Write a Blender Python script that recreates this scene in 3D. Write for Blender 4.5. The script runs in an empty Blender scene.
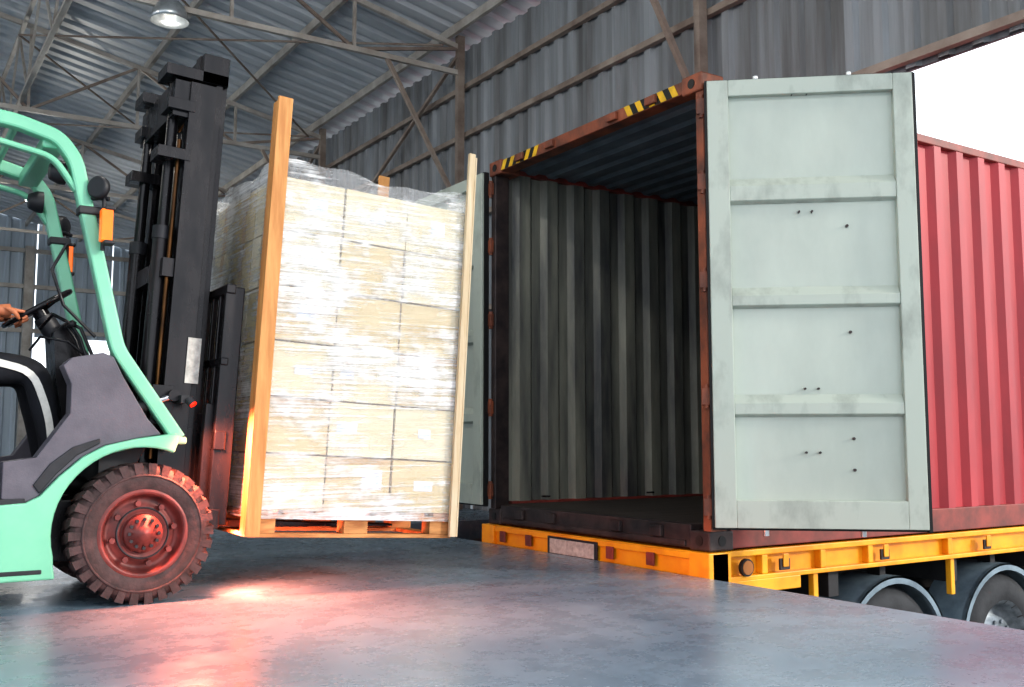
import bpy, math, random
from mathutils import Vector, Matrix
import bmesh
random.seed(3)
sc=bpy.context.scene
try:
    sc.view_settings.view_transform='Standard'
    sc.view_settings.exposure=0.0
    sc.view_settings.look='Medium High Contrast'
except Exception: pass

def lin(c):
    o=[]
    for v in c[:3]:
        v=v/255.0
        o.append(v/12.92 if v<=0.04045 else ((v+0.055)/1.055)**2.4)
    return (o[0],o[1],o[2],1.0)

# ------------------------------------------------------------ materials
def M(name,col,rough=0.5,metal=0.0,col2=None,scale=4.0,ms=(1,1,1),lo=0.35,hi=0.65,bump=0.0,bscale=None,rvar=0.0,detail=6,emit=None,coat=0.0):
    m=bpy.data.materials.new(name); m.use_nodes=True
    nt=m.node_tree; N=nt.nodes; L=nt.links
    p=N['Principled BSDF']
    c1=lin(col)
    if col2 is None: col2=tuple(v*0.82 for v in col)
    c2=lin(col2)
    tc=N.new('ShaderNodeTexCoord'); mp=N.new('ShaderNodeMapping'); mp.inputs['Scale'].default_value=ms
    L.new(tc.outputs['Object'],mp.inputs['Vector'])
    nz=N.new('ShaderNodeTexNoise'); nz.inputs['Scale'].default_value=scale; nz.inputs['Detail'].default_value=detail
    nz.inputs['Roughness'].default_value=0.62
    L.new(mp.outputs[0],nz.inputs['Vector'])
    cr=N.new('ShaderNodeValToRGB'); cr.color_ramp.elements[0].position=lo; cr.color_ramp.elements[1].position=hi
    cr.color_ramp.elements[0].color=c2; cr.color_ramp.elements[1].color=c1
    L.new(nz.outputs['Fac'],cr.inputs['Fac']); L.new(cr.outputs['Color'],p.inputs['Base Color'])
    p.inputs['Metallic'].default_value=metal
    if rvar>0:
        mr=N.new('ShaderNodeMapRange'); mr.inputs['From Min'].default_value=0.3; mr.inputs['From Max'].default_value=0.7
        mr.inputs['To Min'].default_value=max(0.02,rough-rvar); mr.inputs['To Max'].default_value=min(1,rough+rvar)
        L.new(nz.outputs['Fac'],mr.inputs['Value']); L.new(mr.outputs[0],p.inputs['Roughness'])
    else: p.inputs['Roughness'].default_value=rough
    if bump>0:
        n2=N.new('ShaderNodeTexNoise'); n2.inputs['Scale'].default_value=bscale or scale*6; n2.inputs['Detail'].default_value=5
        L.new(mp.outputs[0],n2.inputs['Vector'])
        b=N.new('ShaderNodeBump'); b.inputs['Strength'].default_value=bump; b.inputs['Distance'].default_value=0.01
        L.new(n2.outputs['Fac'],b.inputs['Height']); L.new(b.outputs[0],p.inputs['Normal'])
    if emit:
        p.inputs['Emission Color'].default_value=lin(emit[0]); p.inputs['Emission Strength'].default_value=emit[1]
    if coat: p.inputs['Coat Weight'].default_value=coat
    return m

m_green=M('forklift_green_paint',(134,206,172),0.32,0,(116,190,158),2,coat=0.25)
m_gray=M('forklift_grey_plastic',(102,98,108),0.5,0,(86,83,93),6,bump=0.1,bscale=120)
m_dkgray=M('dark_plastic',(46,46,52),0.5,0,(36,36,40),8)
m_black=M('mast_black_steel',(42,39,42),0.28,0.3,(23,22,26),6,ms=(1,1,0.3),rvar=0.12)
m_steel=M('bright_steel',(190,190,195),0.25,1.0,(150,150,155),20)
m_brass=M('mast_grease_brass',(120,82,44),0.35,0.8,(46,32,22),10,ms=(1,1,.2))
m_rubber=M('tire_rubber',(88,66,66),0.75,0,(56,44,44),12,bump=0.3,bscale=60)
m_rim=M('wheel_rim_red_glow_tint',(136,66,62),0.42,0.1,(90,46,44),9,rvar=0.1)  # red glow on the hub is put into the rim colour
m_orange=M('orange_lens',(255,130,30),0.2,0,(240,105,15),5,emit=((255,120,20),0.5))
m_mirror=M('mirror_glass',(200,205,210),0.05,1.0)
m_white=M('white_sticker',(205,202,195),0.5,0,(160,155,150),25)
m_wood=M('plank_wood',(212,156,96),0.65,0,(184,124,70),5,ms=(6,6,.5),bump=0.15)
m_woodp=M('pale_plank_wood',(210,196,170),0.65,0,(190,168,134),5,ms=(6,6,.5),bump=0.15)
m_pallet=M('pallet_wood',(205,150,95),0.75,0,(150,98,55),4,ms=(1,5,5),bump=0.2)
m_carton=M('carton_board',(212,196,154),0.75,0,(196,174,126),3,ms=(1,1,3))
m_carton2=M('carton_board_pale',(222,214,188),0.7,0,(208,195,158),3,ms=(1,1,3))
m_tape=M('carton_tape',(195,165,118),0.4,0,(182,150,105),8)
m_label=M('carton_label',(222,228,240),0.5,0,(196,206,230),12)
m_gap=M('carton_gap_board',(120,92,58),0.9)
m_door=M('door_pale_green_paint',(188,196,186),0.42,0,(172,180,171),1.6,ms=(1,1,.45),rvar=0.08,bump=0.06,bscale=6)
m_doorf=M('door_frame_paint',(178,186,176),0.45,0,(150,156,148),5,ms=(1,1,.5),lo=.3,hi=.5)
m_gasket=M('black_gasket',(24,24,26),0.6)
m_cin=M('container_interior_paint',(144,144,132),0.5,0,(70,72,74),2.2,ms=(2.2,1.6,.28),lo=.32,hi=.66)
m_cceil=M('container_ceiling_paint',(110,124,134),0.5,0,(76,86,96),2.0)
m_red=M('container_red_paint',(180,58,66),0.42,0,(150,44,52),1.5,ms=(1,1,.4),rvar=.08)
m_redd=M('container_rail_red',(150,68,60),0.5,0,(104,54,48),5)
m_rust=M('container_frame_rust_orange',(150,84,58),0.55,0,(86,54,44),7,ms=(1,1,.6))
m_sill=M('container_sill_dark',(76,64,62),0.5,0.2,(46,40,42),8)
m_cfloor=M('container_plywood',(78,68,62),0.6,0,(48,44,42),3,ms=(.3,6,1))
m_yel=M('trailer_yellow_paint',(248,178,34),0.4,0,(226,144,24),4,rvar=.1)
m_hazy=M('hazard_yellow',(250,200,40),0.5)
m_hazk=M('hazard_black',(22,22,22),0.5)
m_chas=M('chassis_dark',(50,50,54),0.6,0.2,(34,34,36),6)
m_guard=M('mudguard_grey',(130,148,160),0.45,0,(98,114,126),5)
m_trim=M('truck_tire',(56,58,62),0.8,0,(40,42,46),9,bump=.2)
m_hub=M('truck_hub',(150,158,165),0.4,0.6,(105,112,118),12)
m_wall=M('wall_sheet_metal',(152,156,160),0.5,0.0,(106,106,106),1.3,ms=(1,2.2,.12),lo=.38,hi=.62)
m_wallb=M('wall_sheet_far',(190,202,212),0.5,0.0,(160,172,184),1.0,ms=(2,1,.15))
m_roof=M('roof_sheet_metal',(214,218,222),0.45,0.0,(184,190,196),0.8,ms=(.2,2,1))
m_truss=M('truss_painted_steel',(200,194,186),0.5,0.0,(166,156,146),3)
m_trussb=M('truss_primer_steel',(164,150,138),0.5,0.0,(126,110,100),3)
m_lamp=M('lamp_aluminium',(205,210,212),0.3,0.7,(170,175,178),10)
m_skin=M('skin',(206,130,92),0.5,0,(188,112,78),14)
m_cloth=M('driver_dark_clothes',(30,32,40),0.85,0,(20,21,27),9,bump=.3,bscale=50)
m_vest=M('reflective_strip',(235,232,225),0.35,0,(215,212,205),30)
m_hair=M('hair_black',(22,18,16),0.6)
m_boot=M('boots_black',(26,24,24),0.5)
m_cap=M('cap_orange',(220,96,40),0.7)
m_conc=M('dock_concrete',(120,122,124),0.8,0,(92,94,96),2,bump=.2)
m_yard=M('yard_concrete',(150,150,148),0.85,0,(120,120,118),0.8,bump=.2)
m_added_redlamp=M('added_red_lamp_lens',(255,50,30),0.2,0,(240,40,20),5,emit=((255,40,20),2.0))  # lens of the invented red lamps on the forklift
m_bulb=M('lamp_diffuser',(200,200,196),0.4,0,(190,190,185),5,emit=((255,248,235),.15))

def floor_mat():
    m=bpy.data.materials.new('floor_sealed_concrete'); m.use_nodes=True
    nt=m.node_tree;N=nt.nodes;L=nt.links;p=N['Principled BSDF']
    tc=N.new('ShaderNodeTexCoord')
    n1=N.new('ShaderNodeTexNoise'); n1.inputs['Scale'].default_value=0.8; n1.inputs['Detail'].default_value=5; n1.inputs['Roughness'].default_value=.5; n1.inputs['Distortion'].default_value=0.6
    n2=N.new('ShaderNodeTexNoise'); n2.inputs['Scale'].default_value=5; n2.inputs['Detail'].default_value=10; n2.inputs['Roughness'].default_value=.7
    L.new(tc.outputs['Object'],n1.inputs['Vector']);L.new(tc.outputs['Object'],n2.inputs['Vector'])
    r1=N.new('ShaderNodeValToRGB'); r1.color_ramp.elements[0].position=.3; r1.color_ramp.elements[1].position=.7
    r1.color_ramp.elements[0].color=lin((104,128,146)); r1.color_ramp.elements[1].color=lin((146,166,180))
    L.new(n1.outputs['Fac'],r1.inputs['Fac'])
    r2=N.new('ShaderNodeValToRGB'); r2.color_ramp.elements[0].position=.3; r2.color_ramp.elements[1].position=.65
    r2.color_ramp.elements[0].color=(.8,.8,.82,1); r2.color_ramp.elements[1].color=(1,1,1,1)
    L.new(n2.outputs['Fac'],r2.inputs['Fac'])
    vo=N.new('ShaderNodeTexVoronoi'); vo.feature='DISTANCE_TO_EDGE'; vo.inputs['Scale'].default_value=0.5
    nd=N.new('ShaderNodeMixRGB'); nd.blend_type='ADD'; nd.inputs['Fac'].default_value=.5
    L.new(tc.outputs['Object'],nd.inputs['Color1']);L.new(n2.outputs['Color'],nd.inputs['Color2']);L.new(nd.outputs[0],vo.inputs['Vector'])
    r3=N.new('ShaderNodeValToRGB'); r3.color_ramp.elements[0].position=0.0; r3.color_ramp.elements[1].position=.008
    r3.color_ramp.elements[0].color=(.6,.6,.6,1); r3.color_ramp.elements[1].color=(1,1,1,1)
    L.new(vo.outputs['Distance'],r3.inputs['Fac'])
    x1=N.new('ShaderNodeMixRGB'); x1.blend_type='MULTIPLY'; x1.inputs['Fac'].default_value=1
    x2=N.new('ShaderNodeMixRGB'); x2.blend_type='MULTIPLY'; x2.inputs['Fac'].default_value=.5
    L.new(r1.outputs[0],x1.inputs['Color1']);L.new(r2.outputs[0],x1.inputs['Color2'])
    L.new(x1.outputs[0],x2.inputs['Color1']);L.new(r3.outputs[0],x2.inputs['Color2'])
    L.new(x2.outputs[0],p.inputs['Base Color'])
    mr=N.new('ShaderNodeMapRange'); mr.inputs['From Min'].default_value=.3;mr.inputs['From Max'].default_value=.7
    mr.inputs['To Min'].default_value=.2;mr.inputs['To Max'].default_value=.36
    L.new(n2.outputs['Fac'],mr.inputs['Value']);L.new(mr.outputs[0],p.inputs['Roughness'])
    b=N.new('ShaderNodeBump'); b.inputs['Strength'].default_value=.10; b.inputs['Distance'].default_value=.01
    L.new(n2.outputs['Fac'],b.inputs['Height']);L.new(b.outputs[0],p.inputs['Normal'])
    return m
m_floor=floor_mat()

def film_mat():
    m=bpy.data.materials.new('stretch_film'); m.use_nodes=True
    nt=m.node_tree;N=nt.nodes;L=nt.links;p=N['Principled BSDF']
    tc=N.new('ShaderNodeTexCoord')
    def noise(ms,rot,scale,detail):
        mp=N.new('ShaderNodeMapping'); mp.inputs['Scale'].default_value=ms; mp.inputs['Rotation'].default_value=rot
        L.new(tc.outputs['Object'],mp.inputs['Vector'])
        n=N.new('ShaderNodeTexNoise'); n.inputs['Scale'].default_value=scale; n.inputs['Detail'].default_value=detail; n.inputs['Roughness'].default_value=.7
        L.new(mp.outputs[0],n.inputs['Vector']); return n
    n=noise((.6,.6,70),(0,.05,0),1.6,5)
    n3=noise((.7,.7,50),(0,-.08,0),1.3,4)
    n2=noise((2.2,2.2,3.4),(0,0,0),1.4,4)
    mx=N.new('ShaderNodeMath'); mx.operation='MAXIMUM'; L.new(n.outputs['Fac'],mx.inputs[0]); L.new(n3.outputs['Fac'],mx.inputs[1])
    ad=N.new('ShaderNodeMath'); ad.operation='ADD'; L.new(mx.outputs[0],ad.inputs[0]); L.new(n2.outputs['Fac'],ad.inputs[1])
    mr=N.new('ShaderNodeMapRange'); mr.inputs['From Min'].default_value=.98; mr.inputs['From Max'].default_value=1.2
    mr.inputs['To Min'].default_value=.24; mr.inputs['To Max'].default_value=.88
    L.new(ad.outputs[0],mr.inputs['Value'])
    p.inputs['Base Color'].default_value=(.88,.9,.93,1); p.inputs['Roughness'].default_value=.2
    p.inputs['Specular IOR Level'].default_value=.8
    L.new(mr.outputs[0],p.inputs['Alpha'])
    b=N.new('ShaderNodeBump'); b.inputs['Strength'].default_value=.9; b.inputs['Distance'].default_value=.014
    L.new(mx.outputs[0],b.inputs['Height']);L.new(b.outputs[0],p.inputs['Normal'])
    return m
m_film=film_mat()

# ------------------------------------------------------------ builder
class B:
    def __init__(s): s.v=[];s.f=[];s.mi=[];s.sm=[];s.mats=[]
    def add(s,vs,fs,mat,smooth=False,T=None):
        if mat not in s.mats: s.mats.append(mat)
        k=s.mats.index(mat); o=len(s.v)
        for v in vs:
            v=Vector(v)
            s.v.append(T@v if T else v)
        for f in fs:
            s.f.append([i+o for i in f]); s.mi.append(k); s.sm.append(smooth)
    def box(s,x0,x1,y0,y1,z0,z1,mat,T=None):
        vs=[(x0,y0,z0),(x1,y0,z0),(x1,y1,z0),(x0,y1,z0),(x0,y0,z1),(x1,y0,z1),(x1,y1,z1),(x0,y1,z1)]
        fs=[(0,3,2,1),(4,5,6,7),(0,1,5,4),(1,2,6,5),(2,3,7,6),(3,0,4,7)]
        s.add(vs,fs,mat,False,T)
    def beam(s,p,q,w,h,mat,up=(0,0,1)):
        p=Vector(p);q=Vector(q);d=(q-p).normalized();u=Vector(up)
        if abs(d.dot(u))>.98: u=Vector((1,0,0))
        sd=d.cross(u).normalized();u=sd.cross(d).normalized()
        vs=[]
        for c in (p,q):
            for a,b_ in ((-1,-1),(1,-1),(1,1),(-1,1)):
                vs.append(c+sd*a*w/2+u*b_*h/2)
        fs=[(3,2,1,0),(4,5,6,7),(0,1,5,4),(1,2,6,5),(2,3,7,6),(3,0,4,7)]
        s.add(vs,fs,mat)
    def cyl(s,p,q,r,mat,seg=16,r2=None):
        p=Vector(p);q=Vector(q);d=(q-p).normalized()
        a=d.orthogonal().normalized();b_=d.cross(a)
        r2=r if r2 is None else r2
        vs=[];
        for c,rr in ((p,r),(q,r2)):
            for i in range(seg):
                t=2*math.pi*i/seg; vs.append(c+(a*math.cos(t)+b_*math.sin(t))*rr)
        s.add(vs,[(i,(i+1)%seg,seg+(i+1)%seg,seg+i) for i in range(seg)],mat,True)
        s.add(vs,[tuple(range(seg))[::-1],tuple(range(seg,2*seg))],mat,False)
    def prism(s,pts,y0,y1,mat):
        n=len(pts)
        vs=[(x,y0,z) for x,z in pts]+[(x,y1,z) for x,z in pts]
        fs=[tuple(range(n)),tuple(range(n,2*n))[::-1]]+[(i,(i+1)%n,n+(i+1)%n,n+i) for i in range(n)]
        s.add(vs,fs,mat)
    def lathe(s,prof,o,axis,mat,seg=40,smooth=True):
        o=Vector(o);d=Vector(axis).normalized();a=d.orthogonal().normalized();b_=d.cross(a)
        vs=[];n=len(prof)
        for i in range(seg):
            t=2*math.pi*i/seg;e=a*math.cos(t)+b_*math.sin(t)
            for r,h in prof: vs.append(o+e*r+d*h)
        fs=[]
        for i in range(seg):
            j=(i+1)%seg
            for k in range(n-1): fs.append((i*n+k,i*n+k+1,j*n+k+1,j*n+k))
        s.add(vs,fs,mat,smooth)
    def sweep(s,pts,prof,mat,smooth=False,closed=False,radii=None,up=None):
        pts=[Vector(p) for p in pts];n=len(pts);m=len(prof);vs=[]
        ref=None
        for i,p in enumerate(pts):
            if closed: t=(pts[(i+1)%n]-pts[i-1]).normalized()
            elif i==0: t=(pts[1]-pts[0]).normalized()
            elif i==n-1: t=(pts[-1]-pts[-2]).normalized()
            else: t=((pts[i+1]-p).normalized()+(p-pts[i-1]).normalized()).normalized()
            if ref is None:
                ref=Vector(up) if up else t.orthogonal()
            elif up: ref=Vector(up)
            ref=(ref-t*ref.dot(t)).normalized(); sd=t.cross(ref)
            k=radii[i] if radii else 1
            for a,b_ in prof: vs.append(p+(ref*a+sd*b_)*k)
        fs=[]
        rng=n if closed else n-1
        for i in range(rng):
            j=(i+1)%n
            for k in range(m): fs.append((i*m+k,i*m+(k+1)%m,j*m+(k+1)%m,j*m+k))
        s.add(vs,fs,mat,smooth)
        if not closed:
            s.add(vs,[tuple(range(m))[::-1],tuple(range((n-1)*m,n*m))],mat,False)
    def tube(s,pts,r,mat,seg=10,closed=False,radii=None):
        prof=[(r*math.cos(2*math.pi*i/seg),r*math.sin(2*math.pi*i/seg)) for i in range(seg)]
        s.sweep(pts,prof,mat,True,closed,radii)
    def corr(s,s0,s1,pitch,depth,h0,h1,mp,mat,fr=(.25,.25,.25,.25)):
        P=[];x=s0
        while x<s1-1e-6:
            a=x
            for k,(w,d) in enumerate(zip(fr,(0,None,1,None))):
                if d==0: P+= [(a,0),(min(s1,a+w*pitch),0)]
                if d==1: P+= [(a,depth),(a+w*pitch,depth)]
                a+=w*pitch
            x+=pitch
        P=[(min(a,s1),b_) for a,b_ in P]
        n=len(P);vs=[mp(a,b_,h0) for a,b_ in P]+[mp(a,b_,h1) for a,b_ in P]
        s.add(vs,[(i,i+1,n+i+1,n+i) for i in range(n-1)],mat)
    def obj(s,name,parent=None,bevel=0,T=None,recalc=True):
        me=bpy.data.meshes.new(name)
        me.from_pydata([tuple(T@v) if T else tuple(v) for v in s.v],[],s.f)
        for m in s.mats: me.materials.append(m)
        me.polygons.foreach_set('material_index',s.mi); me.polygons.foreach_set('use_smooth',s.sm)
        if recalc:
            bm=bmesh.new();bm.from_mesh(me);bmesh.ops.recalc_face_normals(bm,faces=bm.faces);bm.to_mesh(me);bm.free()
        me.update()
        ob=bpy.data.objects.new(name,me);sc.collection.objects.link(ob)
        if bevel>0:
            md=ob.modifiers.new('bevel','BEVEL');md.width=bevel;md.segments=2;md.limit_method='ANGLE';md.angle_limit=math.radians(50)
            md.harden_normals=False
        if parent: par(ob,parent)
        return ob
def par(ob,e):
    ob.parent=e; ob.matrix_parent_inverse=Matrix.Translation(e.location).inverted()
def empty(name,loc):
    e=bpy.data.objects.new(name,None);e.location=loc;e.empty_display_size=.3;sc.collection.objects.link(e);return e
def rnd(pts,r=.08,n=5):
    pts=[Vector(p) for p in pts];o=[pts[0]]
    for i in range(1,len(pts)-1):
        a,b_,c=pts[i-1],pts[i],pts[i+1]
        ra=min(r,(a-b_).length*.45);rc=min(r,(c-b_).length*.45)
        p0=b_+(a-b_).normalized()*ra;p1=b_+(c-b_).normalized()*rc
        for k in range(n+1):
            t=k/n;o.append(p0*(1-t)**2+b_*2*t*(1-t)+p1*t*t)
    o.append(pts[-1]);return o
def rect(a,b_): return [(-a/2,-b_/2),(a/2,-b_/2),(a/2,b_/2),(-a/2,b_/2)]

# ------------------------------------------------------------ building shell
XD=4.12; XW=6.0; YJ=7.35; HH=3.36; EAVE=5.56; YB=27.2; SL=.2; RX=-8.0; YN=-1.0; YW0=2.4
b=B()
fl=[(-22,-8),(XD,-8),(XD,8.6),(XW-.02,8.6),(XW-.02,YB),(-22,YB)]
n=len(fl)
b.add([(x,y,0) for x,y in fl]+[(x,y,-.18) for x,y in fl],[tuple(range(n)),tuple(range(n,2*n))[::-1]]+[(i,(i+1)%n,n+(i+1)%n,n+i) for i in range(n)],m_floor)
b.obj('floor')
b=B()
b.box(3.7,XD-.01,-8,8.6,-1.2,-.18,m_conc); b.box(XD-.01,XW-.02,8.6,8.9,-1.2,-.18,m_conc)
b.obj('dock_retaining_wall')
b=B(); b.box(3.7,40,-40,60,-1.4,-1.2,m_yard); b.obj('yard_ground')
b=B()
wm=lambda s_,d,h:(XW-.0-d,s_,h)
b.corr(YJ,YB,.25,.04,0,EAVE,wm,m_wall,(.5,.1,.3,.1))
b.corr(YW0,YJ,.25,.04,HH,EAVE,wm,m_wall,(.5,.1,.3,.1))
b.box(XW+.01,XW+.03,YW0,YJ,HH,EAVE,m_wall); b.box(XW+.01,XW+.03,YJ,YB,-1.2,EAVE,m_wall)
b.obj('wall_dock',recalc=False)
b=B()
for z in (3.42,4.45,5.05): b.box(XW-.10,XW-.04,YW0,YB,z-.03,z+.03,m_trussb)
for z in (1.2,2.3): b.box(XW-.10,XW-.04,YJ,YB,z-.03,z+.03,m_trussb)
b.box(XW-.13,XW+.04,YJ-.08,YJ,-1.2,HH,m_trussb)
b.obj('trim_wall_girts')
b=B()
fm=lambda s_,d,h:(s_,YB-d,h)
dx0,dx1,dz=3.5,5.3,3.35
b.corr(-22,dx0,.3,.04,0,7.8,fm,m_wallb,(.5,.12,.26,.12))
b.corr(dx0,dx1,.3,.04,dz,6.6,fm,m_wallb,(.5,.12,.26,.12))
b.corr(dx1,XW,.3,.04,0,5.9,fm,m_wallb,(.5,.12,.26,.12))
for z in (3.5,4.6,5.5): b.box(-22,XW-.05,YB-.14,YB-.05,z-.05,z+.05,m_truss)
for x in (-12,-6,-.7,3.3): b.box(x-.1,x+.1,YB-.25,YB-.05,0,5.6,m_truss)
b.obj('wall_back',recalc=False)
zr=lambda x: EAVE+.12+SL*(XW-x) if x>RX else EAVE+.12+SL*(XW-RX)-SL*(RX-x)
b=B()
rm=lambda x_end:(lambda s_,d,h:(h,s_,zr(h)+d))
b.corr(YN,YB,.3,.045,XW+.5,RX,rm(0),m_roof,(.5,.12,.26,.12))
b.corr(YN,YB,.3,.045,RX,-22,rm(0),m_roof,(.5,.12,.26,.12))
b.obj('ceiling',recalc=False)
b=B()
x=XW-.3
while x>-20:
    z=zr(x)-.06; b.box(x-.025,x+.025,YN,YB,z-.06,z+.05,m_truss); x-=1.25
b.obj('trim_roof_purlins')
def truss(Y):
    b=B(); zb=5.2; x0=XW-.15; xs=[x0-i*1.4 for i in range(18)]
    b.beam((x0,Y,zb),(xs[-1],Y,zb),.05,.06,m_truss)
    top=lambda x: zr(x)-.2
    b.beam((x0,Y,top(x0)),(RX,Y,top(RX)),.05,.06,m_truss); b.beam((RX,Y,top(RX)),(xs[-1],Y,top(xs[-1])),.05,.06,m_truss)
    for i in range(len(xs)-1):
        b.beam((xs[i+1],Y,zb),(xs[i+1],Y,top(xs[i+1])),.035,.035,m_truss)
        b.beam((xs[i],Y,zb) if i%2 else (xs[i],Y,top(xs[i])),(xs[i+1],Y,top(xs[i+1])) if i%2 else (xs[i+1],Y,zb),.035,.035,m_trussb)
    z0=0 if Y>8.6 else HH
    b.box(XW-.21,XW-.12,Y-.035,Y+.035,z0,EAVE+.1,m_trussb)
    b.beam((4.85,Y,zb),(XW-.2,Y,3.6),.045,.045,m_trussb)
    b.obj('roof_truss')
for Y in (2.45,6.0,10.1,14.4,18.7,23.0): truss(Y)
b=B()
for xx in (1.55,-4.05):
    zt=zr(xx)-.24
    b.beam((xx,2.45,5.3),(xx,23,5.3),.05,.05,m_truss); b.beam((xx,2.45,zt),(xx,23,zt),.05,.05,m_truss)
    y=2.45;k=0
    while y<22.9:
        b.beam((xx,y,5.3 if k%2 else zt),(xx,y+1.0275,zt if k%2 else 5.3),.03,.03,m_truss); y+=1.0275;k+=1
b.beam((XW-.2,10.1,5.4),(XW-.2,14.4,3.5),.04,.04,m_trussb)
b.beam((XW-.2,14.4,5.4),(XW-.2,18.7,3.5),.04,.04,m_trussb)
for (y0,y1) in ((10.1,14.4),(14.4,18.7)):
    b.cyl((5.6,y0,5.5),(1.5,y1,6.2),.015,m_trussb,8); b.cyl((1.5,y0,6.2),(5.6,y1,5.5),.015,m_trussb,8)
b.obj('roof_bracing')
LAMPS=((2.42,10.1,5.1,3),(2.35,18.7,4.98,150),(-4,10.1,4.9,150),(1.2,5.6,4.9,120),(1.2,1.6,4.9,80))  # last pair is added out of view to brighten floor and forklift
def lamp(x,y,z,e):
    b=B(); zt=5.2
    b.cyl((x,y,z+.3),(x,y,zt+.6),.012,m_dkgray,8)
    b.cyl((x,y,z+.16),(x,y,z+.34),.065,m_lamp,20)
    b.lathe([(.065,.17),(.09,.15),(.14,.1),(.175,.02),(.19,-.06),(.185,-.06),(.165,.01),(.13,.09),(.08,.13),(.0,.14)],(x,y,z),(0,0,1),m_lamp,32)
    b.lathe([(.0,-.02),(.04,-.01),(.05,.04),(.03,.12)],(x,y,z),(0,0,1),m_bulb,16)
    b.obj('high_bay_or_added_lamp')
for q in LAMPS: lamp(*q)

# ------------------------------------------------------------ container
CX0,CX1=4.19,16.38; CY0,CY1=4.31,6.75; CZ0,CZ1=.14,3.04
cont=empty('shipping_container',(CX0,(CY0+CY1)/2,CZ0))
b=B()
for y0,y1 in ((CY0,CY0+.065),(CY1-.065,CY1)):
    b.box(CX0+.01,CX0+.14,y0,y1,CZ0+.11,CZ1-.11,m_rust if y0<5 else m_sill)
for y0,y1 in ((CY0,CY0+.13),(CY1-.13,CY1)):
    b.box(CX1-.12,CX1,y0,y1,CZ0+.16,CZ1-.12,m_redd)
b.box(CX0,CX0+.12,CY0+.16,CY1-.16,CZ1-.1,CZ1-.015,m_rust)
b.box(CX0+.1,CX0+.5,CY0+.05,CY1-.05,CZ1-.035,CZ1-.02,m_rust)
b.box(CX0,CX0+.1,CY0+.16,CY1-.16,CZ0+.01,CZ0+.15,m_sill)
b.box(CX0-.015,CX0+.02,CY0+.2,CY1-.2,CZ0+.02,CZ0+.055,m_sill)
for yy in (CY0+.45,CY0+.85,CY1-.85,CY1-.45):
    b.box(CX0-.03,CX0,yy-.05,yy+.05,CZ0+.06,CZ0+.13,m_sill)
    b.box(CX0-.03,CX0,yy-.05,yy+.05,CZ1-.085,CZ1-.03,m_rust)
b.box(CX1-.12,CX1,CY0+.1,CY1-.1,CZ0,CZ0+.15,m_redd); b.box(CX1-.12,CX1,CY0+.1,CY1-.1,CZ1-.12,CZ1,m_redd)
for y0,y1 in ((CY0-.002,CY0+.06),(CY1-.06,CY1+.002)):
    b.box(CX0+.17,CX1-.17,y0,y1,CZ1-.08,CZ1-.02,m_redd)
    b.box(CX0+.17,CX1-.17,y0,y1,CZ0+.01,CZ0+.17,m_redd)
b.obj('frame',cont,.006)
b=B()
for x0,x1 in ((CX0,CX0+.178),(CX1-.178,CX1)):
    for y0,y1 in ((CY0,CY0+.162),(CY1-.162,CY1)):
        for z0,z1 in ((CZ0,CZ0+.118),(CZ1-.118,CZ1)):
            b.box(x0-.008,x1+.008,y0-.008,y1+.008,z0,z1,m_rust if z0>1 else (m_redd if x0>5 else m_sill))
b.obj('corner_castings',cont,.012)
b=B()
for x0 in (CX0-.01,):
    for y0 in (CY0+.08,CY1-.08):
        for z in (CZ0+.06,CZ1-.06): b.cyl((x0-.002,y0,z),(x0+.01,y0,z),.03,m_hazk,16)
b.cyl((CX0+.09,CY0-.012,CZ0+.06),(CX0+.09,CY0+.01,CZ0+.06),.03,m_hazk,16)
b.obj('casting_holes',cont)
b=B()
def stripes(y0,n,dirn):
    for i in range(n):
        ya=y0+i*.055; xx=CX0-.004
        b.add([(xx,ya,CZ1-.095),(xx,ya+.055,CZ1-.095),(xx,ya+.055+.04*dirn,CZ1-.02),(xx,ya+.04*dirn,CZ1-.02)],[(0,1,2,3)],m_hazy if i%2==0 else m_hazk)
stripes(CY0+.2,9,1); stripes(CY1-.66,9,-1)
b.obj('hazard_stripes',cont,recalc=False)
b=B(); fr=(.30,.16,.38,.16)
b.corr(CX0+.12,CX1-.12,.278,-.045,CZ0+.16,CZ1-.07,lambda s_,d,h:(s_,CY0+.004-d,h),m_red,fr)
b.corr(CX0+.12,CX1-.12,.278,-.045,CZ0+.16,CZ1-.07,lambda s_,d,h:(s_,CY1-.004+d,h),m_red,fr)
b.corr(CY0+.1,CY1-.1,.25,.04,CZ0+.15,CZ1-.1,lambda s_,d,h:(CX1-.02-d,s_,h),m_red,fr)
b.corr(CX0+.5,CX1-.12,.209,.02,CY0+.03,CY1-.03,lambda s_,d,h:(s_,h,CZ1-.03+d),m_red,fr)
b.obj('outer_sheets',cont,recalc=False)
b=B()
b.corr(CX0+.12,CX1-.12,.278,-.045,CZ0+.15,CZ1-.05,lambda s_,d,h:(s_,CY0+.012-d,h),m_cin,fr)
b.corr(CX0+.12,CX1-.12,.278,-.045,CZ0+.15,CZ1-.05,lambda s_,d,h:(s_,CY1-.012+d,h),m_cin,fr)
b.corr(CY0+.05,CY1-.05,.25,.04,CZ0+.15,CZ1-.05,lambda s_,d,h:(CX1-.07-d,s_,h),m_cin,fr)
b.corr(CX0+.12,CX1-.12,.209,.022,CY0+.03,CY1-.03,lambda s_,d,h:(s_,h,CZ1-.062+d),m_cceil,fr)
b.obj('inner_lining',cont,recalc=False)
b=B()
y=CY0+.06
while y<CY1-.1:
    b.box(CX0+.1,CX1-.1,y,min(y+.232,CY1-.06),CZ0+.12,CZ0+.15,m_cfloor); y+=.2345
x=CX0+.4
while x<CX1-.2:
    b.box(x,x+.05,CY0+.06,CY1-.06,CZ0+.005,CZ0+.12,m_redd); x+=.4
b.obj('floor_boards',cont,.002)
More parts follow.
